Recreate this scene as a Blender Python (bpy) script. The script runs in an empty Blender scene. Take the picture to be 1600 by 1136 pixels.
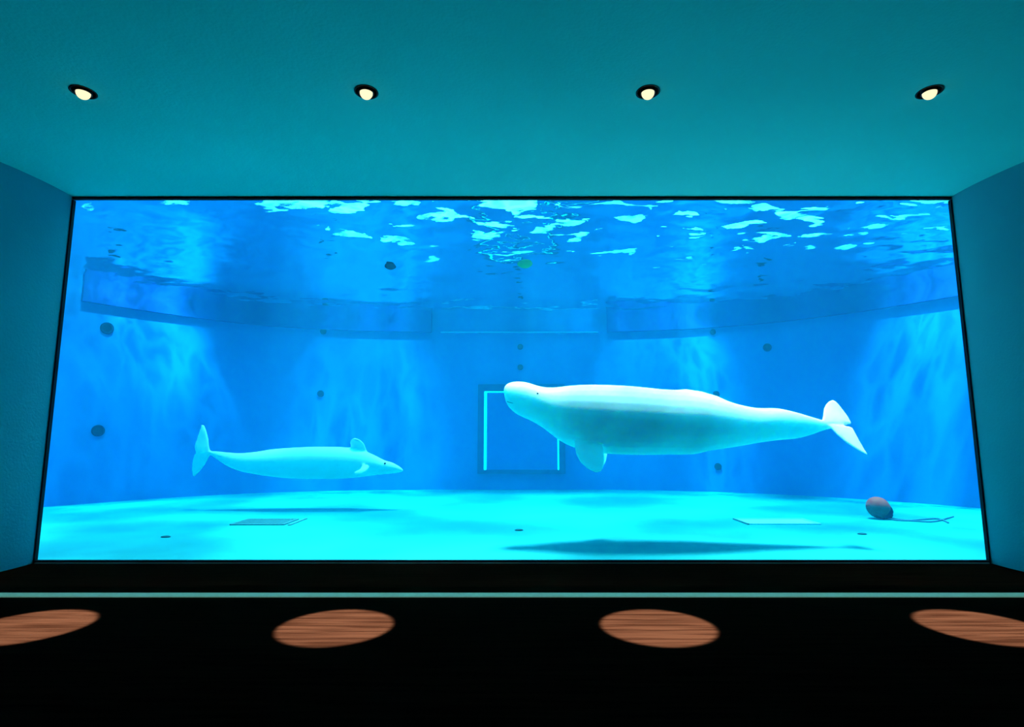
import bpy, bmesh, math, random
from mathutils import Vector, Matrix, noise as mnoise
random.seed(7)
S = bpy.context.scene
col = S.collection
R = math.radians

# ------------------------------------------------------------------ camera, sky, sun, exposure
CAM_Z = 1.164
TILT = R(7.57)
cam = bpy.data.objects.new('camera', bpy.data.cameras.new('camera'))
col.objects.link(cam)
cam.location = (0, 0, CAM_Z)
cam.rotation_euler = (R(90) + TILT, 0, 0)
cam.data.sensor_width = 36.0
cam.data.lens = 36.0 * 880 / 1600
cam.data.clip_start = 0.05
cam.data.clip_end = 200
S.camera = cam

S.view_settings.view_transform = 'Standard'
S.view_settings.look = 'None'
S.view_settings.gamma = 1
S.view_settings.use_curve_mapping = False
S.view_settings.exposure = 0.0
S.cycles.use_denoising = True
S.cycles.max_bounces = 8
S.cycles.diffuse_bounces = 4
S.cycles.glossy_bounces = 4
S.cycles.transparent_max_bounces = 16
S.cycles.volume_bounces = 1
S.cycles.sample_clamp_indirect = 6.0
S.cycles.caustics_reflective = False
S.cycles.caustics_refractive = False

world = bpy.data.worlds.new('sky')
S.world = world
world.use_nodes = True
bg = world.node_tree.nodes['Background']
bg.inputs['Color'].default_value = (0.04, 0.86, 1.0, 1)
bg.inputs['Strength'].default_value = 7.2

def light(name, kind, loc, aim, power, color, **kw):
    l = bpy.data.lights.new(name, kind)
    l.energy = power
    l.color = color
    for k, v in kw.items():
        setattr(l, k, v)
    o = bpy.data.objects.new(name, l)
    col.objects.link(o)
    o.location = loc
    d = Vector(aim) - Vector(loc)
    o.rotation_euler = d.to_track_quat('-Z', 'Y').to_euler()
    return o

# daylight falling almost straight down into the open pool
light('sun', 'SUN', (0, 10, 20), (-0.9, 6.4, 0), 20.0, (1.0, 0.95, 0.86), angle=R(11))
# added unseen spots above the water, there to streak the tank walls with light
for lx, ly, ax, ay in ((-6.0, 8.6, -7.5, 11.3), (-2.4, 10.8, -3.5, 13.5), (2.6, 10.8, 3.7, 13.4), (6.9, 7.8, 8.2, 10.4)):
    light('added_wall_flood', 'SPOT', (lx, ly, 9.0), (ax, ay, 1.3), (20000.0 if lx < -3 else 15000.0), (0.5, 1.0, 0.95),
          spot_size=R(31), spot_blend=0.85, shadow_soft_size=0.01)

# ------------------------------------------------------------------ helpers
def mat(name, color, rough=0.6, spec=0.3, **kw):
    m = bpy.data.materials.new(name)
    m.use_nodes = True
    b = m.node_tree.nodes['Principled BSDF']
    b.inputs['Base Color'].default_value = (*color, 1)
    b.inputs['Roughness'].default_value = rough
    b.inputs['Specular IOR Level'].default_value = spec
    for k, v in kw.items():
        b.inputs[k].default_value = v
    return m

def N(m, t, **kw):
    n = m.node_tree.nodes.new(t)
    for k, v in kw.items():
        setattr(n, k, v)
    return n

def L(m, a, b):
    m.node_tree.links.new(a, b)

def mottled(name, c1, c2, scale=(1, 1, 1), nscale=2.0, detail=5, rough=0.7, spec=0.2, lo=0.3, hi=0.7, bump=0.0, bscale=60):
    m = mat(name, c1, rough, spec)
    b = m.node_tree.nodes['Principled BSDF']
    g = N(m, 'ShaderNodeNewGeometry')
    mp = N(m, 'ShaderNodeMapping')
    mp.inputs['Scale'].default_value = scale
    nz = N(m, 'ShaderNodeTexNoise')
    nz.inputs['Scale'].default_value = nscale
    nz.inputs['Detail'].default_value = detail
    r = N(m, 'ShaderNodeValToRGB')
    r.color_ramp.elements[0].position = lo
    r.color_ramp.elements[0].color = (*c1, 1)
    r.color_ramp.elements[1].position = hi
    r.color_ramp.elements[1].color = (*c2, 1)
    L(m, g.outputs['Position'], mp.inputs['Vector'])
    L(m, mp.outputs['Vector'], nz.inputs['Vector'])
    L(m, nz.outputs['Fac'], r.inputs['Fac'])
    L(m, r.outputs['Color'], b.inputs['Base Color'])
    if bump:
        n2 = N(m, 'ShaderNodeTexNoise')
        n2.inputs['Scale'].default_value = bscale
        bp = N(m, 'ShaderNodeBump')
        bp.inputs['Strength'].default_value = bump
        bp.inputs['Distance'].default_value = 0.01
        L(m, mp.outputs['Vector'], n2.inputs['Vector'])
        L(m, n2.outputs['Fac'], bp.inputs['Height'])
        L(m, bp.outputs['Normal'], b.inputs['Normal'])
    return m

def link(name, bm, m, parent=None, smooth=False):
    me = bpy.data.meshes.new(name)
    bmesh.ops.recalc_face_normals(bm, faces=bm.faces)
    bm.to_mesh(me)
    bm.free()
    if smooth:
        for p in me.polygons:
            p.use_smooth = True
    me.materials.append(m)
    o = bpy.data.objects.new(name, me)
    col.objects.link(o)
    if parent:
        o.parent = parent
    return o

def tag(o, label=None, cat=None, group=None, kind=None):
    if label: o['label'] = label
    if cat: o['category'] = cat
    if group: o['group'] = group
    if kind: o['kind'] = kind
    return o

def empty(name, loc, rot=(0, 0, 0)):
    o = bpy.data.objects.new(name, None)
    col.objects.link(o)
    o.location = loc
    o.rotation_euler = rot
    o.empty_display_size = 0.1
    return o

def box(bm, x0, x1, y0, y1, z0, z1, bevel=0):
    vs = [bm.verts.new((x, y, z)) for z in (z0, z1) for y in (y0, y1) for x in (x0, x1)]
    fs = [(0, 2, 3, 1), (4, 5, 7, 6), (0, 1, 5, 4), (2, 6, 7, 3), (0, 4, 6, 2), (1, 3, 7, 5)]
    faces = [bm.faces.new([vs[i] for i in f]) for f in fs]
    if bevel:
        es = set(e for f in faces for e in f.edges)
        bmesh.ops.bevel(bm, geom=list(es), offset=bevel, segments=2, affect='EDGES')

def tube(bm, pts, rad, n=8, closed=False):
    rings = []
    pts = [Vector(p) for p in pts]
    for i, p in enumerate(pts):
        a = pts[max(i - 1, 0)]
        b = pts[min(i + 1, len(pts) - 1)]
        t = (b - a).normalized()
        u = t.cross(Vector((0, 0, 1)))
        if u.length < 1e-3: u = Vector((1, 0, 0))
        u.normalize()
        v = t.cross(u).normalized()
        r = rad[i] if isinstance(rad, (list, tuple)) else rad
        rings.append([bm.verts.new(p + r * (math.cos(k * 2 * math.pi / n) * u + math.sin(k * 2 * math.pi / n) * v)) for k in range(n)])
    for a, b in zip(rings, rings[1:]):
        for k in range(n):
            bm.faces.new((a[k], a[(k + 1) % n], b[(k + 1) % n], b[k]))
    bm.faces.new(rings[0]); bm.faces.new(rings[-1])

def lathe(bm, prof, n=32, axis=None):
    """prof = [(r, z)]; closed at both ends where r = 0"""
    rings = []
    for r, z in prof:
        if r < 1e-6:
            rings.append([bm.verts.new((0, 0, z))])
        else:
            rings.append([bm.verts.new((r * math.cos(2 * math.pi * k / n), r * math.sin(2 * math.pi * k / n), z)) for k in range(n)])
    for a, b in zip(rings, rings[1:]):
        for k in range(n):
            k2 = (k + 1) % n
            if len(a) == 1 and len(b) == 1: continue
            if len(a) == 1: bm.faces.new((a[0], b[k], b[k2]))
            elif len(b) == 1: bm.faces.new((a[k], a[k2], b[0]))
            else: bm.faces.new((a[k], a[k2], b[k2], b[k]))

CT, ST = math.cos(TILT), math.sin(TILT)
def P(px, py, Y):
    """world point on the upright plane y = Y that the photo shows at pixel px, py"""
    u = (px - 800) / 880; v = (568 - py) / 880
    y = CT - v * ST; z = ST + v * CT
    t = Y / y
    return Vector((u * t, Y, CAM_Z + z * t))

# ------------------------------------------------------------------ dimensions
CEIL = 3.616
WIN_Y = 5.5
HALF = 4.5
PANE_BACK = 5.64
TFLOOR = -0.05
WATER = 4.06
RIM = 5.0
wall_r = [(9.0, 5.7), (9.0, 7.6), (8.75, 9.0), (8.15, 10.2), (7.2, 11.4), (5.9, 12.5), (4.2, 13.3), (2.34, 13.68)]
wall_l = [(-1.98, 13.68), (-4.0, 13.45), (-5.7, 12.85), (-6.9, 12.0), (-7.9, 10.9), (-8.6, 9.8), (-9.0, 8.3), (-9.1, 5.7)]

def smooth_path(pts, sub=5):
    out = []
    n = len(pts)
    for i in range(n - 1):
        p0 = pts[max(i - 1, 0)]; p1 = pts[i]; p2 = pts[i + 1]; p3 = pts[min(i + 2, n - 1)]
        for k in range(sub):
            t = k / sub
            out.append(tuple(0.5 * ((2 * p1[j]) + (-p0[j] + p2[j]) * t + (2 * p0[j] - 5 * p1[j] + 4 * p2[j] - p3[j]) * t * t
                       + (-p0[j] + 3 * p1[j] - 3 * p2[j] + p3[j]) * t ** 3) for j in range(2)))
    out.append(tuple(pts[-1]))
    return out
path_l = smooth_path(wall_l)          # from the middle to the left
path_r = smooth_path(wall_r)          # from the right to the middle
outline = path_r + path_l             # right front corner round to left front corner

# ------------------------------------------------------------------ materials
M = {}
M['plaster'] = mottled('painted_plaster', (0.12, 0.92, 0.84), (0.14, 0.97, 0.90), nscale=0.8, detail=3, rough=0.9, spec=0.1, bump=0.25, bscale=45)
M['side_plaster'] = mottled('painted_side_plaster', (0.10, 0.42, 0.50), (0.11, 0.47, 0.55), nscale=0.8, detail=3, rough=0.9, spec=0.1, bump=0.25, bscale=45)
M['dark_wall'] = mat('dark_wall', (0.05, 0.055, 0.06), 0.9, 0.1)
M['seal'] = mat('black_seal', (0.004, 0.008, 0.02), 0.6, 0.2)
M['metal_bead'] = mat('steel_bead', (0.35, 0.42, 0.40), 0.35, 0.5, Metallic=0.6)
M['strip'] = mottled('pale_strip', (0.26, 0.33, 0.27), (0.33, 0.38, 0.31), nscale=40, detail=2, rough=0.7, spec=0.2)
M['tank_wall'] = mottled('pool_wall_paint', (0.0, 0.125, 0.46), (0.001, 0.19, 0.56), scale=(1, 1, 0.35), nscale=0.9, detail=5, rough=0.8)
M['tank_floor'] = mottled('pool_floor_paint', (0.0, 0.28, 0.35), (0.002, 0.39, 0.44), nscale=0.7, detail=5, rough=0.8, lo=0.35, hi=0.65)
M['coping'] = mottled('coping_concrete', (0.0, 0.03, 0.24), (0.001, 0.045, 0.30), nscale=1.0, detail=4, rough=0.8)
M['navy'] = mat('navy_fitting', (0.0, 0.003, 0.035), 0.8, 0.0)
M['navy_hole'] = mat('navy_hole', (0.0, 0.001, 0.012), 0.9, 0.0)
M['frame_blue'] = mat('gate_frame_blue', (0.0, 0.045, 0.18), 0.6, 0.2)
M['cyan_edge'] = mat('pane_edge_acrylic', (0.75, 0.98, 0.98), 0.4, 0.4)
M['dark_pane'] = mottled('far_pane', (0.0, 0.10, 0.42), (0.0, 0.13, 0.50), nscale=0.8, rough=0.15, spec=0.4)
M['skin'] = mottled('beluga_skin', (0.80, 0.82, 0.80), (0.92, 0.92, 0.90), nscale=2.2, detail=5, rough=0.5, spec=0.25, lo=0.35, hi=0.6)
b_ = M['skin'].node_tree.nodes['Principled BSDF']
b_.inputs['Subsurface Weight'].default_value = 0.9
b_.inputs['Subsurface Radius'].default_value = (0.08, 0.7, 1.0)
b_.inputs['Subsurface Scale'].default_value = 0.5
M['eye'] = mat('eye_dark', (0.012, 0.015, 0.02), 0.15, 0.6)
M['crease'] = mat('skin_crease', (0.06, 0.12, 0.13), 0.7, 0.1)
M['buoy'] = mottled('buoy_orange', (1.0, 0.05, 0.04), (1.0, 0.10, 0.08), nscale=14, detail=3, rough=0.6)
M['rope'] = mat('rope_blue_grey', (0.05, 0.22, 0.33), 0.8, 0.1)
M['grate'] = mat('grate_grey', (0.06, 0.24, 0.27), 0.7, 0.2)
M['grate_dark'] = mat('grate_pit', (0.02, 0.12, 0.15), 0.9, 0.0)
M['hatch'] = mat('hatch_pale', (0.35, 0.85, 0.88), 0.6, 0.2)
M['black_can'] = mat('black_can', (0.006, 0.006, 0.008), 0.5, 0.2)
M['ledge'] = mat('ledge_white', (0.05, 0.45, 0.7), 0.5, 0.2)
M['lime'] = mat('lime_float', (0.25, 0.5, 0.10), 0.6, 0.2)

# floor: dark brown wood with the grain running along the window
m = mat('dark_wood', (0.05, 0.02, 0.01), 0.95, 0.0)
b = m.node_tree.nodes['Principled BSDF']
g = N(m, 'ShaderNodeNewGeometry')
mp = N(m, 'ShaderNodeMapping'); mp.inputs['Scale'].default_value = (1.6, 26, 1)
nz = N(m, 'ShaderNodeTexNoise'); nz.inputs['Scale'].default_value = 1.0; nz.inputs['Detail'].default_value = 6; nz.inputs['Distortion'].default_value = 0.4
rp = N(m, 'ShaderNodeValToRGB')
e = rp.color_ramp.elements
e[0].position = 0.36; e[0].color = (0.0045, 0.0016, 0.0009, 1)
e[1].position = 0.62; e[1].color = (0.0115, 0.0046, 0.0027, 1)
L(m, g.outputs['Position'], mp.inputs['Vector']); L(m, mp.outputs['Vector'], nz.inputs['Vector'])
L(m, nz.outputs['Fac'], rp.inputs['Fac']); L(m, rp.outputs['Color'], b.inputs['Base Color'])
M['wood'] = m

# acrylic pane: clear, with the reflection its surface really has
m = bpy.data.materials.new('clear_acrylic'); m.use_nodes = True
nt = m.node_tree; nt.nodes.remove(nt.nodes['Principled BSDF'])
tr = N(m, 'ShaderNodeBsdfTransparent'); tr.inputs['Color'].default_value = (0.98, 1, 1, 1)
gl = N(m, 'ShaderNodeBsdfGlossy'); gl.inputs['Roughness'].default_value = 0.02
lw = N(m, 'ShaderNodeFresnel'); lw.inputs['IOR'].default_value = 1.03
mx = N(m, 'ShaderNodeMixShader')
L(m, lw.outputs[0], mx.inputs[0]); L(m, tr.outputs[0], mx.inputs[1]); L(m, gl.outputs[0], mx.inputs[2])
L(m, mx.outputs[0], nt.nodes['Material Output'].inputs['Surface'])
M['acrylic'] = m

# water body
m = bpy.data.materials.new('pool_water'); m.use_nodes = True
nt = m.node_tree; nt.nodes.remove(nt.nodes['Principled BSDF'])
tr = N(m, 'ShaderNodeBsdfTransparent')
va = N(m, 'ShaderNodeVolumeAbsorption'); va.inputs['Color'].default_value = (0.0, 0.87, 0.965, 1); va.inputs['Density'].default_value = 0.27
vs = N(m, 'ShaderNodeVolumeScatter'); vs.inputs['Color'].default_value = (0.02, 0.52, 1.0, 1); vs.inputs['Density'].default_value = 0.035
vs.inputs['Anisotropy'].default_value = 0.2
ad = N(m, 'ShaderNodeAddShader')
L(m, va.outputs[0], ad.inputs[0]); L(m, vs.outputs[0], ad.inputs[1])
L(m, tr.outputs[0], nt.nodes['Material Output'].inputs['Surface'])
L(m, ad.outputs[0], nt.nodes['Material Output'].inputs['Volume'])
M['water'] = m

# water surface: mirror beyond the critical angle, see-through inside it, caustic light painted into its tint
m = bpy.data.materials.new('rippled_surface'); m.use_nodes = True
nt = m.node_tree; nt.nodes.remove(nt.nodes['Principled BSDF'])
def math_(op, a, b=None, clamp=False):
    n = N(m, 'ShaderNodeMath', operation=op); n.use_clamp = clamp
    for i, v in enumerate((a, b)):
        if v is None: continue
        if isinstance(v, (int, float)): n.inputs[i].default_value = v
        else: L(m, v, n.inputs[i])
    return n.outputs[0]
def vmath(op, a, b=None, scale=None):
    n = N(m, 'ShaderNodeVectorMath', operation=op)
    for i, v in enumerate((a, b)):
        if v is None: continue
        if isinstance(v, tuple): n.inputs[i].default_value = v
        else: L(m, v, n.inputs[i])
    if scale is not None:
        if isinstance(scale, (int, float)): n.inputs['Scale'].default_value = scale
        else: L(m, scale, n.inputs['Scale'])
    return n
def mrange(v, a, b_, c, d, t='LINEAR'):
    n = N(m, 'ShaderNodeMapRange', interpolation_type=t)
    L(m, v, n.inputs['Value'])
    for k, x in zip(('From Min', 'From Max', 'To Min', 'To Max'), (a, b_, c, d)): n.inputs[k].default_value = x
    return n.outputs[0]
g = N(m, 'ShaderNodeNewGeometry')
sx = N(m, 'ShaderNodeSeparateXYZ'); L(m, g.outputs['Position'], sx.inputs[0])
nz = N(m, 'ShaderNodeTexNoise'); nz.inputs['Scale'].default_value = 2.7; nz.inputs['Detail'].default_value = 3.5; nz.inputs['Distortion'].default_value = 0.5
mpw = N(m, 'ShaderNodeMapping'); mpw.inputs['Scale'].default_value = (0.75, 1.2, 1)
L(m, g.outputs['Position'], mpw.inputs[0]); L(m, mpw.outputs[0], nz.inputs['Vector'])
slope = vmath('SUBTRACT', nz.outputs['Color'], (0.5, 0.5, 0.5)).outputs[0]
slope = vmath('MULTIPLY', slope, (1, 1, 0)).outputs[0]
chop_y = mrange(sx.outputs[1], 6.6, 10.0, 1.0, 0.12)
chop_x = mrange(sx.outputs[0], -3.6, -2.2, 0.3, 1.0)
chop = math_('MULTIPLY', chop_y, chop_x)
k1 = math_('MULTIPLY', chop, 5.0)
n_t = vmath('NORMALIZE', vmath('ADD', g.outputs['Normal'], vmath('SCALE', slope, scale=k1).outputs[0]).outputs[0]).outputs[0]
k2 = math_('ADD', math_('MULTIPLY', chop, 0.6), 0.12)
n_r = vmath('NORMALIZE', vmath('ADD', g.outputs['Normal'], vmath('SCALE', slope, scale=k2).outputs[0]).outputs[0]).outputs[0]
cosi = vmath('DOT_PRODUCT', n_t, g.outputs['Incoming']).outputs['Value']
fac = mrange(cosi, 0.56, 0.66, 0.0, 1.0, 'SMOOTHSTEP')
# cell pattern in the transparent colour stands in for light gathered by waves
nd = N(m, 'ShaderNodeTexNoise'); nd.inputs['Scale'].default_value = 1.1; nd.inputs['Detail'].default_value = 3
L(m, g.outputs['Position'], nd.inputs['Vector'])
dis = vmath('SCALE', nd.outputs['Color'], scale=0.9).outputs[0]
vp = vmath('ADD', g.outputs['Position'], dis).outputs[0]
vo = N(m, 'ShaderNodeTexVoronoi', feature='DISTANCE_TO_EDGE'); vo.inputs['Scale'].default_value = 1.25
L(m, vp, vo.inputs['Vector'])
vo2 = N(m, 'ShaderNodeTexVoronoi', feature='DISTANCE_TO_EDGE'); vo2.inputs['Scale'].default_value = 4.2
L(m, vp, vo2.inputs['Vector'])
c1 = mrange(vo.outputs['Distance'], 0.0, 0.28, 1.0, 0.0, 'SMOOTHSTEP')
c2 = mrange(vo2.outputs['Distance'], 0.0, 0.30, 1.0, 0.0, 'SMOOTHSTEP')
big = N(m, 'ShaderNodeTexNoise'); big.inputs['Scale'].default_value = 0.45; big.inputs['Detail'].default_value = 2
L(m, g.outputs['Position'], big.inputs['Vector'])
bigf = mrange(big.outputs['Fac'], 0.38, 0.60, 0.20, 1.0, 'SMOOTHSTEP')
cs = math_('ADD', math_('MULTIPLY', c1, 0.6), math_('MULTIPLY', c2, 0.45))
cs = math_('ADD', math_('MULTIPLY', math_('MULTIPLY', cs, bigf), 0.92), 0.14, True)
tc = N(m, 'ShaderNodeCombineXYZ')
for i in range(3): L(m, cs, tc.inputs[i])
tr = N(m, 'ShaderNodeBsdfTransparent'); L(m, tc.outputs[0], tr.inputs['Color'])
gl = N(m, 'ShaderNodeBsdfGlossy'); gl.inputs['Roughness'].default_value = 0.04; gl.inputs['Color'].default_value = (0.97, 1, 1, 1)
L(m, n_r, gl.inputs['Normal'])
mx = N(m, 'ShaderNodeMixShader')
L(m, fac, mx.inputs[0]); L(m, gl.outputs[0], mx.inputs[1]); L(m, tr.outputs[0], mx.inputs[2])
L(m, mx.outputs[0], nt.nodes['Material Output'].inputs['Surface'])
M['surface'] = m

def emit(name, color, strength):
    m = bpy.data.materials.new(name); m.use_nodes = True
    nt = m.node_tree; nt.nodes.remove(nt.nodes['Principled BSDF'])
    e = N(m, 'ShaderNodeEmission'); e.inputs[0].default_value = (*color, 1); e.inputs[1].default_value = strength
    L(m, e.outputs[0], nt.nodes['Material Output'].inputs['Surface'])
    return m
M['bulb'] = emit('warm_bulb', (1.0, 0.90, 0.55), 1.15)

# emission stands in for light from behind at the far pane's edges and light spilt on the floor strip
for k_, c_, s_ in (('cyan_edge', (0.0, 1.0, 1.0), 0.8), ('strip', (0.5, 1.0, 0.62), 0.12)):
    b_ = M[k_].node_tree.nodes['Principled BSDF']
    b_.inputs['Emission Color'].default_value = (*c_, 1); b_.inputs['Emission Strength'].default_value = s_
# ------------------------------------------------------------------ the viewing room
def struct(name, bm, m, parent=None, smooth=False):
    o = link(name, bm, m, parent, smooth)
    if not parent: o['kind'] = 'structure'
    return o

bm = bmesh.new(); box(bm, -9.4, 9.4, -4.0, 5.52, -0.4, 0.0)
struct('floor', bm, M['wood'])

LX = [-3.06, -1.04, 0.97, 2.98]
LY = 3.73
HR = 0.079
bm = bmesh.new()
def quad(x0, x1, y0, y1, z):
    bm.faces.new([bm.verts.new((x, y, z)) for x, y in ((x0, y0), (x1, y0), (x1, y1), (x0, y1))])
ys0, ys1 = LY - 0.15, LY + 0.15
xs = [-9.4]
for x in LX: xs += [x - 0.15, x + 0.15]
xs.append(9.4)
quad(-9.4, 9.4, -4.0, ys0, CEIL); quad(-9.4, 9.4, ys1, WIN_Y + 0.02, CEIL)
for i in range(0, len(xs), 2): quad(xs[i], xs[i + 1], ys0, ys1, CEIL)
for x in LX:
    n = 40
    inner, outer = [], []
    for k in range(n):
        a = 2 * math.pi * (k + 0.5) / n
        c, s = math.cos(a), math.sin(a)
        q = 0.15 / max(abs(c), abs(s))
        inner.append(bm.verts.new((x + HR * c, LY + HR * s, CEIL)))
        outer.append(bm.verts.new((x + q * c, LY + q * s, CEIL)))
    for k in range(n):
        k2 = (k + 1) % n
        bm.faces.new((inner[k], inner[k2], outer[k2], outer[k]))
    for sxn, syn in ((1, 1), (-1, 1), (-1, -1), (1, -1)):   # fill the four little corners
        cpt = bm.verts.new((x + 0.15 * sxn, LY + 0.15 * syn, CEIL))
        near = sorted(outer, key=lambda v: (v.co - cpt.co).length)[:2]
        bm.faces.new((cpt, near[0], near[1]))
box(bm, -9.4, 9.4, -4.0, WIN_Y + 0.02, CEIL + 0.2, CEIL + 0.5)
me_c = struct('ceiling', bm, M['plaster'])

def ribbon(pts, z0, z1, thick, side):
    """upright wall that follows pts; its face lies on pts and its thickness goes to `side`"""
    bm = bmesh.new()
    P2 = [Vector(p) for p in pts]
    off = []
    for i, p in enumerate(P2):
        t = (P2[min(i + 1, len(P2) - 1)] - P2[max(i - 1, 0)]).normalized()
        n = Vector((-t.y, t.x)) * side
        off.append(p + n * thick)
    for (a, b, c, d) in zip(P2, P2[1:], off, off[1:]):
        v = [bm.verts.new((q.x, q.y, z)) for z in (z0, z1) for q in (a, b, d, c)]
        for f in ((0, 1, 2, 3), (4, 5, 6, 7), (0, 1, 5, 4), (3, 2, 6, 7)):
            bm.faces.new([v[i] for i in f])
    bmesh.ops.remove_doubles(bm, verts=bm.verts, dist=1e-4)
    for i in (0, -1):
        pass
    ends = [f for f in bm.edges if f.is_boundary]
    if ends: bmesh.ops.holes_fill(bm, edges=ends)
    return bm

splay_l = smooth_path([(-4.5, 5.53), (-4.5, 5.2), (-4.58, 4.75), (-4.78, 4.2), (-5.2, 3.55), (-5.9, 2.9), (-6.9, 2.3), (-8.4, 1.7)], 4)
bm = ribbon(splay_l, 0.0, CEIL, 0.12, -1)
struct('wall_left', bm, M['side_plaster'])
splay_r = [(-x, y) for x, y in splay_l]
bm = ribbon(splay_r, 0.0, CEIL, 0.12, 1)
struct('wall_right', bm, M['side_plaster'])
for o in (bpy.data.objects['wall_left'], bpy.data.objects['wall_right']):
    for p in o.data.polygons: p.use_smooth = abs(p.normal.z) < 0.5
    o.data.set_sharp_from_angle(angle=R(35))
bm = bmesh.new(); box(bm, -9.4, 9.4, -4.2, -4.0, -0.4, CEIL + 0.5)
struct('wall_rear', bm, M['dark_wall'])
bm = bmesh.new(); box(bm, -9.6, -9.4, -4.2, 5.5, -0.4, CEIL + 0.5); box(bm, 9.4, 9.6, -4.2, 5.5, -0.4, CEIL + 0.5)
struct('wall_outer', bm, M['dark_wall'])

# window wall: solid to either side and above the opening (its far face is the tank's)
bm = bmesh.new()
box(bm, -9.5, -HALF - 0.12, 5.54, PANE_BACK, -0.4, RIM)
box(bm, HALF + 0.12, 9.5, 5.54, PANE_BACK, -0.4, RIM)
box(bm, -HALF - 0.12, HALF + 0.12, 5.53, PANE_BACK, CEIL + 0.06, RIM)
box(bm, -HALF - 0.12, HALF + 0.12, 5.53, PANE_BACK, -0.4, -0.05)
struct('wall_window', bm, M['tank_wall'])

# the big viewing window: frame seal, steel bead, pane
bm = bmesh.new()
win = struct('window_1', bm, M['acrylic'])
bm = bmesh.new(); box(bm, -HALF - 0.11, HALF + 0.11, 5.532, PANE_BACK - 0.01, -0.045, CEIL + 0.055)
win.data = bpy.data.meshes.new('window_1'); bm.to_mesh(win.data); bm.free(); win.data.materials.append(M['acrylic'])
for nm, (x0, x1, z0, z1) in {'top': (-HALF, HALF, CEIL - 0.024, CEIL), 'bottom': (-HALF, HALF, 0, 0.026),
                             'left': (-HALF, -HALF + 0.014, 0.0, CEIL - 0.03), 'right': (HALF - 0.014, HALF, 0.0, CEIL - 0.03)}.items():
    bm = bmesh.new(); box(bm, x0, x1, 5.485, 5.53, z0, z1, 0.004)
    link('frame_seal', bm, M['seal'], win)
bm = bmesh.new(); box(bm, -HALF + 0.03, HALF - 0.03, 5.470, 5.484, 0.0, 0.009)
link('sill_bead', bm, M['metal_bead'], win)

# pale strip let into the floor
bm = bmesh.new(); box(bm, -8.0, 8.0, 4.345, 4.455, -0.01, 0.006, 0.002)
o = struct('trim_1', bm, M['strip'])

# ------------------------------------------------------------------ the tank
bm = ribbon(outline, TFLOOR - 0.1, RIM, 0.25, -1)
o = struct('wall_tank', bm, M['tank_wall'])
for p in o.data.polygons: p.use_smooth = abs(p.normal.z) < 0.5
o.data.set_sharp_from_angle(angle=R(35))
bm = bmesh.new()
box(bm, -9.6, 9.6, PANE_BACK - 0.01, 14.2, TFLOOR - 0.3, TFLOOR)
struct('floor_tank', bm, M['tank_floor'])

# coping round the rim, with an opening in the middle
def coping(pts, side):
    return ribbon(pts, 3.75, RIM - 0.05, 0.10, side)
def clip(path, ymin):
    return [p for p in path if p[1] > ymin]
bm = coping(clip(path_l, 10.45), 1); o = struct('trim_2', bm, M['coping'])
bm = coping(clip(path_r, 9.7), 1); o = struct('trim_3', bm, M['coping'])
bm = bmesh.new(); box(bm, -1.75, 2.12, 13.60, 13.70, 3.735, 3.765, 0.005)
o = struct('trim_4', bm, M['ledge'])

# water body and its surface
bm = bmesh.new()
inner = [(x, y) for x, y in outline]
def prism(bm, pts, z0, z1):
    a = [bm.verts.new((x, y, z0)) for x, y in pts]; b = [bm.verts.new((x, y, z1)) for x, y in pts]
    bm.faces.new(a); bm.faces.new(b)
    for i in range(len(pts)):
        j = (i + 1) % len(pts)
        bm.faces.new((a[i], a[j], b[j], b[i]))
grow = [(x * 1.008, y + 0.08) for x, y in outline]
grow[0] = (grow[0][0], PANE_BACK - 0.004); grow[-1] = (grow[-1][0], PANE_BACK - 0.004)
prism(bm, grow, TFLOOR - 0.02, WATER + 0.05)
o = link('pool_water', bm, M['water'])
tag(o, 'clear blue water filling the tank behind the viewing window', 'water', kind='stuff')

bm = bmesh.new()
nx, ny = 130, 70
x0, x1, y0, y1 = -9.1, 9.1, PANE_BACK, 13.75
gv = []
for j in range(ny + 1):
    row = []
    for i in range(nx + 1):
        x = x0 + (x1 - x0) * i / nx; y = y0 + (y1 - y0) * j / ny
        z = WATER + 0.02 * mnoise.noise(Vector((x * 0.8, y * 1.1, 3))) + 0.008 * mnoise.noise(Vector((x * 2.4, y * 2.8, 9)))
        row.append(bm.verts.new((x, y, z)))
    gv.append(row)
for j in range(ny):
    for i in range(nx):
        bm.faces.new((gv[j][i], gv[j][i + 1], gv[j + 1][i + 1], gv[j + 1][i]))
o = link('water_surface', bm, M['surface'], smooth=True)
tag(o, 'rippled underside of the water surface glinting along the top of the tank', 'water surface', kind='stuff')

# small window in the tank's far wall
FY = 13.68
w2 = empty('window_2', (0.22, FY, 0.33)); w2['kind'] = 'structure'
def part(name, x0, x1, y0, y1, z0, z1, m, bev=0.0):
    bm = bmesh.new(); box(bm, x0 - 0.22, x1 - 0.22, y0 - FY, y1 - FY, z0 - 0.33, z1 - 0.33, bev)
    return link(name, bm, m, w2)
X0, X1, Z0, Z1 = -0.82, 1.27, 0.33, 2.46
t = 0.15
part('frame_bar', X0, X0 + t, FY - 0.12, FY, Z0, Z1, M['frame_blue'], 0.01)
part('frame_bar', X1 - t, X1, FY - 0.12, FY, Z0, Z1, M['frame_blue'], 0.01)
part('frame_bar', X0 + t, X1 - t, FY - 0.12, FY, Z1 - 0.17, Z1, M['frame_blue'], 0.01)
part('frame_bar', X0 + t, X1 - t, FY - 0.12, FY, Z0, Z0 + 0.09, M['frame_blue'], 0.01)
part('edge_strip', X0 + t, X0 + t + 0.065, FY - 0.14, FY, Z0 + 0.09, Z1 - 0.17, M['cyan_edge'], 0.01)
part('edge_strip', X1 - t - 0.035, X1 - t, FY - 0.14, FY, Z0 + 0.09, Z1 - 0.17, M['cyan_edge'], 0.008)
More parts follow.
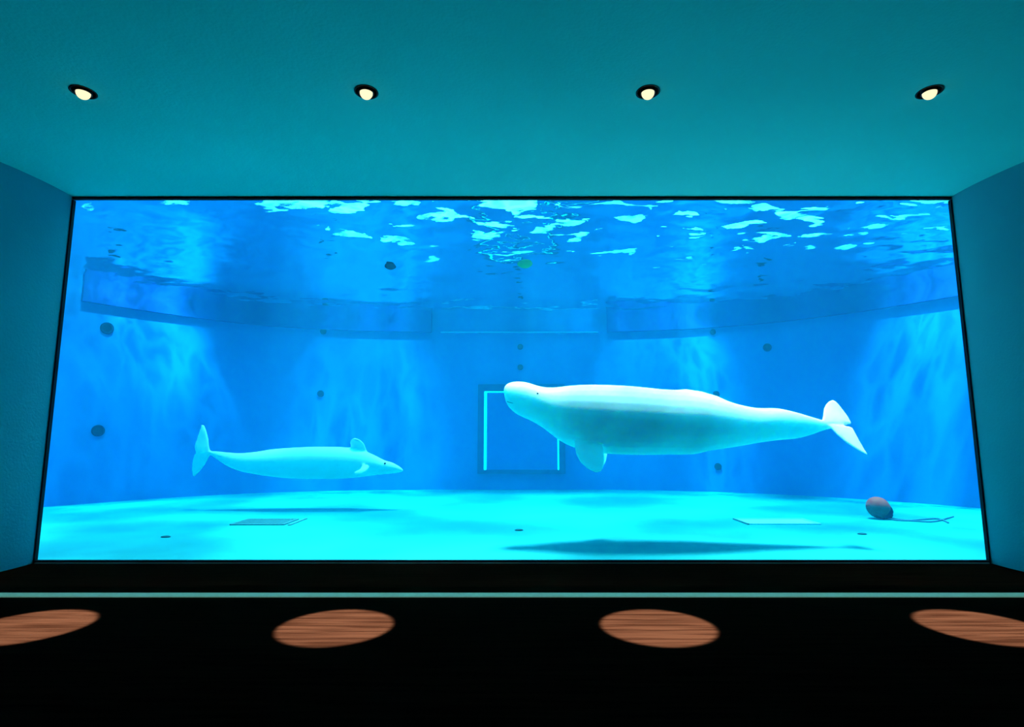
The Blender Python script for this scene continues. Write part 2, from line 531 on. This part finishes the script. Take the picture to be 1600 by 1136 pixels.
part('edge_strip', X0 + t + 0.05, X1 - t - 0.035, FY - 0.14, FY, Z1 - 0.20, Z1 - 0.17, M['cyan_edge'], 0.008)
part('pane', X0 + t + 0.05, X1 - t - 0.035, FY - 0.05, FY, Z0 + 0.09, Z1 - 0.20, M['dark_pane'])

# round fittings on the tank wall
def on_wall(px, py):
    """where the line of sight through px, py meets the curved tank wall"""
    a = P(px, py, 1.0); d = a - Vector((0, 0, CAM_Z)); s = d.x / d.y
    for p, q in zip(outline, outline[1:]):
        f0 = p[0] - s * p[1]; f1 = q[0] - s * q[1]
        if f0 * f1 <= 0 and p[1] > 6 and abs(f0 - f1) > 1e-9:
            k = f0 / (f0 - f1)
            x = p[0] + (q[0] - p[0]) * k; y = p[1] + (q[1] - p[1]) * k
            n = Vector((q[1] - p[1], -(q[0] - p[0]), 0)).normalized()
            if n.y > 0: n = -n
            return Vector((x, y, CAM_Z + d.z * y / d.y)), n
fit = [(167, 513, 9.0, 'large dark round inlet high on the left side wall of the tank'),
       (153, 673, 8.5, 'large dark round inlet low on the left side wall of the tank'),
       (505, 518, 4.6, 'small dark round inlet just under the left coping, above another'),
       (501, 615, 5.0, 'small dark round inlet left of the streaked light, above the far beluga'),
       (813, 542, 4.3, 'upper of the two small round inlets above the wall window'),
       (813, 574, 4.3, 'lower of the two small round inlets above the wall window'),
       (1114, 519, 4.3, 'small dark round inlet just under the right coping'),
       (1199, 543, 6.2, 'dark round inlet rightmost on the far wall, right of the coping inlet'),
       (1119, 616, 5.2, 'dark round inlet just above the back of the near beluga'),
       (1122, 729, 5.2, 'dark round inlet low on the wall beneath the near beluga tail')]
for px, py, pr, lab in fit:
    p, n = on_wall(px, py)
    r = pr * p.y / 880 * 1.04
    q = n.to_track_quat('Z', 'Y')
    root = empty('wall_inlet', p)
    root.rotation_euler = q.to_euler()
    tag(root, lab, 'inlet', 'round inlets on the tank wall')
    bm = bmesh.new()
    lathe(bm, [(r, -0.01), (r, 0.02), (r * 0.93, 0.035), (r * 0.72, 0.035), (r * 0.68, 0.012)], 28)
    link('flange', bm, M['navy'], root, True)
    bm = bmesh.new(); lathe(bm, [(0, 0.012), (r * 0.70, 0.012), (r * 0.70, -0.01), (0, -0.01)], 28)
    link('opening', bm, M['navy_hole'], root)

# ------------------------------------------------------------------ downlights
names = ['leftmost recessed ceiling downlight, above the left window corner', 'second recessed ceiling downlight from the left wall',
         'third recessed ceiling downlight, second from the right wall', 'rightmost recessed ceiling downlight, above the right window corner']
aims = [(-3.02, 3.70), (-1.10, 3.70), (0.91, 3.70), (2.93, 3.70)]
for x, lab, (ax, ay) in zip(LX, names, aims):
    root = empty('ceiling_downlight', (x, LY, CEIL))
    tag(root, lab, 'downlight', 'recessed downlights in the ceiling')
    bm = bmesh.new()
    lathe(bm, [(HR + 0.006, -0.001), (HR + 0.006, -0.004), (HR - 0.004, -0.004), (HR - 0.006, 0.0), (HR - 0.006, 0.10), (0, 0.10), (0, 0.11), (HR + 0.002, 0.11), (HR + 0.002, 0.001), (HR + 0.006, -0.001)], 40)
    link('can', bm, M['black_can'], root, True)
    bm = bmesh.new()
    prof = [(0, -0.054)] + [(0.045 * math.sin(a), -0.009 - 0.045 * math.cos(a)) for a in [k * math.pi / 16 for k in range(1, 10)]] + [(0.03, 0.05), (0.02, 0.10), (0, 0.10)]
    lathe(bm, prof, 28)
    link('bulb', bm, M['bulb'], root, True)
    bm = bmesh.new()
    lathe(bm, [(0.049, -0.012), (0.056, -0.010), (0.052, 0.03), (0.035, 0.07), (0.035, 0.06), (0.046, 0.03), (0.049, -0.012)], 28)
    link('lamp_holder', bm, M['black_can'], root, True)
    light('downlight_beam', 'SPOT', (x, LY, CEIL - 0.075), (ax, ay, 0), 14500.0, (1.0, 0.95, 0.78),
          spot_size=R(11.9), spot_blend=0.22, shadow_soft_size=0.012)

# ------------------------------------------------------------------ belugas
def loft_body(bm, rows, Yf, n=28, ratio=1.0):
    """rows = (px, top, bottom, width ratio); a closed round body through those outlines"""
    rings = []
    for i, (px, tp, bt, wr) in enumerate(rows):
        Y = Yf(px)
        a = P(px, tp, Y); b = P(px, bt, Y)
        c = (a + b) / 2; hz = (a.z - b.z) / 2; hw = hz * wr * ratio
        ring = []
        for k in range(n):
            t = 2 * math.pi * k / n
            ring.append(bm.verts.new((c.x, c.y + hw * math.cos(t), c.z + hz * math.sin(t))))
        rings.append(ring)
    for a, b in zip(rings, rings[1:]):
        for k in range(n):
            bm.faces.new((a[k], a[(k + 1) % n], b[(k + 1) % n], b[k]))
    for rg in (rings[0], rings[-1]):
        bm.faces.new(rg)

def wing(bm, st, thick_dir):
    """st = list of (leading point, trailing point, thickness); a closed blade"""
    rings = []
    d = Vector(thick_dir).normalized()
    for le, te, th in st:
        ring = []
        prof = [(0, 0.3), (0.12, 0.8), (0.4, 1), (0.75, 0.8), (1, 0.45), (1, -0.45), (0.75, -0.8), (0.4, -1), (0.12, -0.8), (0, -0.3)]
        for u, w in prof:
            ring.append(bm.verts.new(le.lerp(te, u) + d * (w * th / 2)))
        rings.append(ring)
    n = 10
    for a, b in zip(rings, rings[1:]):
        for k in range(n):
            bm.faces.new((a[k], a[(k + 1) % n], b[(k + 1) % n], b[k]))
    bm.faces.new(rings[0]); bm.faces.new(rings[-1])

def densify(rows, sub=4):
    out = []
    n = len(rows)
    for i in range(n - 1):
        p0 = rows[max(i - 1, 0)]; p1 = rows[i]; p2 = rows[i + 1]; p3 = rows[min(i + 2, n - 1)]
        for k in range(sub):
            t = k / sub
            # monotone-ish cubic in each column (x linear)
            v = [p1[0] + (p2[0] - p1[0]) * t]
            for j in range(1, len(p1)):
                m1 = (p2[j] - p0[j]) / max(p2[0] - p0[0], 1e-6); m2 = (p3[j] - p1[j]) / max(p3[0] - p1[0], 1e-6)
                h = p2[0] - p1[0]
                v.append((2 * t ** 3 - 3 * t * t + 1) * p1[j] + (t ** 3 - 2 * t * t + t) * h * m1 + (-2 * t ** 3 + 3 * t * t) * p2[j] + (t ** 3 - t * t) * h * m2)
            out.append(tuple(v))
    out.append(rows[-1])
    return out

def finish_body(bm, name, voxel):
    o = link(name, bm, M['skin'], None, True)
    r = o.modifiers.new('remesh', 'REMESH'); r.mode = 'VOXEL'; r.voxel_size = voxel; r.use_smooth_shade = True
    s = o.modifiers.new('smooth', 'SMOOTH'); s.factor = 0.5; s.iterations = 12
    return o

# near beluga, head to the left
YB = 6.8
Yb = lambda px: YB
rows = [(787.3, 609, 615, 0.9), (788.5, 604.5, 621, 0.95), (791, 601, 629, 0.95), (796, 598.3, 637, 0.9), (803, 596.6, 644, 0.86), (812, 596.2, 649.5, 0.84), (824, 597.8, 655, 0.82),
        (836, 601.5, 661, 0.82), (848, 604.6, 668.5, 0.84), (860, 605.6, 678, 0.88), (872, 605, 687, 0.92), (888, 603, 696, 0.95), (910, 601.4, 703.5, 0.98),
        (940, 601.3, 708.5, 1.0), (975, 602.6, 710.5, 1.0), (1010, 605.5, 711, 1.0), (1040, 608.6, 710.5, 1.0), (1066, 609.5, 710.5, 0.98), (1085, 611.8, 709.5, 0.96), (1107, 618, 704.5, 0.95),
        (1130, 624, 701, 0.94), (1153, 631.5, 697.5, 0.92), (1184, 637.5, 692, 0.9), (1215, 638, 687.8, 0.85), (1242, 643.5, 685.5, 0.75), (1265, 650.2, 680, 0.65),
        (1284, 655.8, 673.5, 0.6), (1300, 659.3, 669.5, 0.7), (1318, 661.8, 666.5, 1.0)]
bm = bmesh.new()
loft_body(bm, densify(rows, 3), Yb)
wing(bm, [(P(1284, 662, YB), P(1318, 666, YB), 0.08), (P(1297, 668, YB - .05), P(1332, 668, YB - .03), 0.06), (P(1308, 680, YB - .12), P(1337, 677, YB - .09), 0.05),
          (P(1322, 692, YB - .18), P(1343, 688, YB - .15), 0.042), (P(1338, 702, YB - .23), P(1350, 700, YB - .2), 0.038), (P(1351, 709, YB - .26), P(1357, 711, YB - .25), 0.03)], (0.62, 0.55, -0.55))
wing(bm, [(P(1283, 662, YB), P(1316, 664, YB), 0.08), (P(1285.5, 650, YB + .05), P(1331, 662, YB + .02), 0.055), (P(1286.5, 640, YB + .12), P(1325, 651, YB + .09), 0.05),
          (P(1289, 633, YB + .18), P(1317, 640, YB + .15), 0.042), (P(1294, 627.5, YB + .23), P(1310, 631, YB + .2), 0.036), (P(1299, 625.5, YB + .25), P(1305, 627, YB + .24), 0.03)], (0.15, 0.75, -0.6))
# flippers
wing(bm, [(P(897, 684, YB - .20), P(934, 684, YB - .17), 0.10), (P(897.5, 697, YB - .30), P(941, 695, YB - .26), 0.08), (P(900, 710, YB - .36), P(944, 706, YB - .31), 0.06),
          (P(906, 722, YB - .39), P(944.5, 719, YB - .36), 0.05), (P(917, 732, YB - .42), P(943, 731, YB - .38), 0.042), (P(930, 738.5, YB - .43), P(940, 737, YB - .42), 0.035)], (0.15, 1, -0.35))
wing(bm, [(P(905, 686, YB + .20), P(936, 686, YB + .20), 0.10), (P(908, 700, YB + .30), P(946, 695, YB + .30), 0.07), (P(915, 712, YB + .36), P(949, 706, YB + .36), 0.055),
          (P(925, 722, YB + .40), P(948, 718, YB + .40), 0.045), (P(934, 728, YB + .43), P(944, 727, YB + .43), 0.035)], (-0.15, 1, 0.35))
# low dorsal ridge
tube(bm, [P(1050, 611, YB), P(1072, 610.5, YB), P(1095, 614.5, YB), P(1120, 621.5, YB), P(1140, 629, YB)], [0.012, 0.022, 0.026, 0.024, 0.012], 8)
whale = finish_body(bm, 'beluga_whale', 0.0105)
tag(whale, 'large near beluga swimming head left across the far wall window', 'beluga')
dense = densify(rows, 3)
def flank(px, py, side, out=0.0):
    """point on the near beluga's skin at photo pixel px, py (side -1 faces the window)"""
    for a, b in zip(dense, dense[1:]):
        if a[0] <= px <= b[0]:
            k = (px - a[0]) / (b[0] - a[0]); tp, bt, wr = (a[i] + (b[i] - a[i]) * k for i in (1, 2, 3))
            break
    t_, b_ = P(px, tp, YB), P(px, bt, YB); q = P(px, py, YB)
    hz = (t_.z - b_.z) / 2; w = hz * wr * math.sqrt(max(0.0, 1 - ((q.z - (t_.z + b_.z) / 2) / hz) ** 2))
    return Vector((q.x, YB + side * (w + out), q.z))
for s in (-1, 1):
    bm = bmesh.new(); bmesh.ops.create_icosphere(bm, subdivisions=2, radius=0.017)
    e = link('eye', bm, M['eye'], whale, True); e.location = flank(839, 617, s, -0.012)
    bm = bmesh.new()
    tube(bm, [flank(793 + 26 * t, 628 + 4 * math.sin(t * 3.0) - 1.5 * t, s, -0.008) for t in [k / 10 for k in range(11)]], 0.006, 6)
    link('mouth_crease', bm, M['crease'], whale, True)

# far beluga, rolled on its side, head to the right
YF = 10.0
Yf = lambda px: YF
rows = [(322, 703, 710, 1.0), (330, 704.5, 711.5, 0.9), (342, 705.5, 719.5, 0.8), (356, 707, 728.5, 0.8), (375, 708, 736, 0.85), (399, 706, 741, 0.9), (422, 702.3, 744.5, 0.95), (446, 700.2, 747, 1.0),
        (482, 698.3, 748.5, 1.0), (517, 698, 748.5, 1.0), (546, 699.6, 747.5, 1.0), (565, 703.3, 745.5, 0.98), (584, 711, 743, 0.95), (600, 719, 741.3, 0.95), (612, 722.5, 740, 1.0),
        (621, 727, 739, 1.05), (627, 731, 738, 1.0), (630.5, 734, 736.5, 1.0)]
bm = bmesh.new()
loft_body(bm, densify(rows, 3), Yf)
wing(bm, [(P(329, 708, YF), P(306, 706, YF), 0.09), (P(327, 698, YF), P(303.5, 697, YF + .02), 0.06), (P(326, 686, YF + .03), P(308, 684, YF + .05), 0.05),
          (P(323, 674, YF + .06), P(312, 672, YF + .08), 0.045), (P(319, 664, YF + .1), P(315, 663, YF + .1), 0.035)], (0.2, 1, 0.1))
wing(bm, [(P(329, 706, YF), P(306, 708, YF), 0.09), (P(326, 716, YF), P(303, 712, YF + .02), 0.06), (P(320, 727, YF + .03), P(300, 723, YF + .05), 0.05),
          (P(312, 737, YF + .06), P(299.5, 734, YF + .08), 0.045), (P(304, 745, YF + .1), P(301, 744, YF + .1), 0.035)], (0.2, 1, -0.1))
wing(bm, [(P(574, 708, YF), P(549, 704, YF), 0.11), (P(572, 701, YF - .02), P(548, 697, YF - .02), 0.08), (P(569, 693, YF - .05), P(546.5, 691, YF - .05), 0.065),
          (P(563, 687.5, YF - .08), P(548, 687, YF - .08), 0.05), (P(557, 685, YF - .1), P(551, 685, YF - .1), 0.04)], (0.1, 1, 0.5))
wing(bm, [(P(578, 730, YF - .25), P(566, 727, YF - .22), 0.09), (P(572, 737, YF - .36), P(562, 734, YF - .34), 0.07), (P(562, 742.5, YF - .42), P(553, 737.5, YF - .44), 0.055),
          (P(552, 746.5, YF - .47), P(546, 739, YF - .49), 0.045), (P(546, 747, YF - .5), P(542.5, 741, YF - .52), 0.035)], (0.2, 0.3, 1))
whale2 = finish_body(bm, 'beluga_whale', 0.015)
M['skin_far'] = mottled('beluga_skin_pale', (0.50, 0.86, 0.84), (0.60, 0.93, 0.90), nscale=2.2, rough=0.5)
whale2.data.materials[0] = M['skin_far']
tag(whale2, 'smaller far beluga rolled on its side, head to the right above the floor', 'beluga')
bm = bmesh.new(); bmesh.ops.create_icosphere(bm, subdivisions=2, radius=0.02)
c = P(603, 724, YF); e = link('eye', bm, M['eye'], whale2, True); e.location = (c.x, YF - 0.08, c.z)

# ------------------------------------------------------------------ things on the tank floor
def floor_pt(px, py, z=TFLOOR):
    a = P(px, py, 1.0); d = a - Vector((0, 0, CAM_Z))
    k = (z - CAM_Z) / d.z
    return Vector((d.x * k, d.y * k, z))

base = floor_pt(1371, 810.5)
c = P(1373, 796.5, base.y)
buoy = empty('buoy', (c.x, base.y, TFLOOR))
tag(buoy, 'pinkish orange egg-shaped buoy with dark cap lying on the tank floor', 'buoy')
r = 0.158
ax = Vector((0.80, -0.12, -0.58)).normalized()
q = ax.to_track_quat('Z', 'Y')
cz = 0.163
def egg(prof):
    bm = bmesh.new(); lathe(bm, prof, 32)
    bmesh.ops.transform(bm, matrix=Matrix.Translation((0, 0, cz)) @ q.to_matrix().to_4x4(), verts=bm.verts)
    return bm
prof = [(0, -0.175)] + [(r * math.sin(a) * (1.0 - 0.10 * max(0, -math.cos(a))), -0.175 * math.cos(a)) for a in [k * math.pi / 18 for k in range(1, 14)]]
link('shell', egg(prof), M['buoy'], buoy, True)
a0 = 13 * math.pi / 18
link('end_cap', egg([(r * math.sin(a0) + 0.004, -0.175 * math.cos(a0) - 0.012), (0.105, 0.145), (0.085, 0.175), (0.045, 0.19), (0.03, 0.215), (0, 0.22)]), M['navy'], buoy, True)
def rope_part(ppx, lift=0.012, rad=0.011):
    bm = bmesh.new()
    pts = [floor_pt(x, y) - Vector((buoy.location.x, buoy.location.y, TFLOOR - lift)) for x, y in ppx]
    dense = []
    for i in range(len(pts) - 1):
        p0 = pts[max(i - 1, 0)]; p1 = pts[i]; p2 = pts[i + 1]; p3 = pts[min(i + 2, len(pts) - 1)]
        for k in range(6):
            t = k / 6
            dense.append(0.5 * ((2 * p1) + (p2 - p0) * t + (2 * p0 - 5 * p1 + 4 * p2 - p3) * t * t + (3 * p1 - p0 - 3 * p2 + p3) * t ** 3))
    dense.append(pts[-1])
    tube(bm, dense, rad, 7)
    return link('rope', bm, M['rope'], buoy, True)
rope_part([(1386, 809.5), (1400, 812), (1420, 814), (1445, 812.5), (1462, 811.5), (1474, 814), (1482, 818)])
rope_part([(1384, 811), (1402, 814), (1425, 815), (1452, 816.5), (1468, 814.5), (1478, 811.5), (1490, 808)])

def floor_plate(px0, px1, pyf, pyn, name, label, cat, plate_m, rim_m, slats):
    a = floor_pt(px0, pyf); b = floor_pt(px1, pyf); n_ = floor_pt(px0, pyn)
    x0, x1, y1, y0 = a.x, b.x, a.y, n_.y
    root = empty(name, ((x0 + x1) / 2, (y0 + y1) / 2, TFLOOR))
    tag(root, label, cat)
    hw, hd = (x1 - x0) / 2, (y1 - y0) / 2
    bm = bmesh.new()
    box(bm, -hw, hw, -hd, hd, 0.0, 0.006); link('plate', bm, plate_m, root)
    for xa, xb, ya, yb in ((-hw - .03, -hw, -hd - .03, hd + .03), (hw, hw + .03, -hd - .03, hd + .03), (-hw, hw, -hd - .03, -hd), (-hw, hw, hd, hd + .03)):
        bm = bmesh.new(); box(bm, xa, xb, ya, yb, -0.01, 0.018, 0.003); link('frame_bar', bm, rim_m, root)
    if slats:
        k = 14
        bm = bmesh.new()
        for i in range(k):
            xx = -hw + (i + 0.5) * 2 * hw / k
            box(bm, xx - 0.011, xx + 0.011, -hd, hd, 0.006, 0.016)
        tag(link('grate_bars', bm, M['grate'], root), kind='stuff')
    return root
floor_plate(389, 463, 812.5, 820.5, 'floor_drain', 'grey rectangular drain grate in the tank floor below the far beluga', 'drain', M['grate_dark'], M['grate'], True)
bm = bmesh.new(); a = floor_pt(478, 811.5); b = floor_pt(452, 820.5)
o = link('drain_channel', bmesh.new(), M['grate'])
bpy.data.objects.remove(o)
xa = (a.x + b.x) / 2
box(bm, xa - 0.022, xa + 0.022, b.y - 0.05, a.y + 0.05, TFLOOR, TFLOOR + 0.014, 0.003)
tag(link('floor_slot', bm, M['grate']), 'narrow grey slot beside the right edge of the drain grate', 'slot')
hatch = floor_plate(1149, 1252, 812, 819.5, 'floor_hatch', 'pale hatch cover with a dark left edge in the tank floor, right half', 'hatch', M['hatch'], M['hatch'], False)
for ch in hatch.children:
    if ch.name.startswith('frame_bar'):
        ch.data.materials[0] = M['grate']
        break
for px, py, lab in ((811, 829, 'tiny dark scrap on the tank floor straight below the wall window'), (1347, 835, 'tiny dark scrap on the tank floor in front of the buoy'),
                    (259, 839.5, 'tiny dark scrap on the tank floor near the left window corner')):
    p = floor_pt(px, py)
    bm = bmesh.new(); lathe(bm, [(0, 0), (0.05, 0.0), (0.06, 0.008), (0.035, 0.018), (0, 0.02)], 12)
    bmesh.ops.scale(bm, vec=(1.0, 0.7, 1), verts=bm.verts)
    o = link('floor_scrap', bm, M['grate_dark'], None, True); o.location = p
    tag(o, lab, 'scrap', 'scraps on the tank floor')

# ------------------------------------------------------------------ things at the surface
def surf_pt(px, py):
    a = P(px, py, 1.0); d = a - Vector((0, 0, CAM_Z)); k = (WATER - CAM_Z) / d.z
    return Vector((d.x * k, d.y * k, WATER))
p = surf_pt(610, 416)
bm = bmesh.new(); lathe(bm, [(0, -0.055), (0.05, -0.048), (0.09, -0.022), (0.10, 0.0), (0.09, 0.04), (0.05, 0.06), (0, 0.065)], 24)
o = link('surface_float', bm, M['navy_hole'], None, True); o.location = p
tag(o, 'small black float sitting in the water surface', 'float')
p = surf_pt(820, 412)
bm = bmesh.new(); lathe(bm, [(0, -0.07), (0.07, -0.06), (0.12, -0.025), (0.13, 0.0), (0.12, 0.04), (0.06, 0.06), (0, 0.065)], 24)
o = link('surface_float', bm, M['lime'], None, True); o.location = p
tag(o, 'lime green float at the water surface above the wall window', 'float')
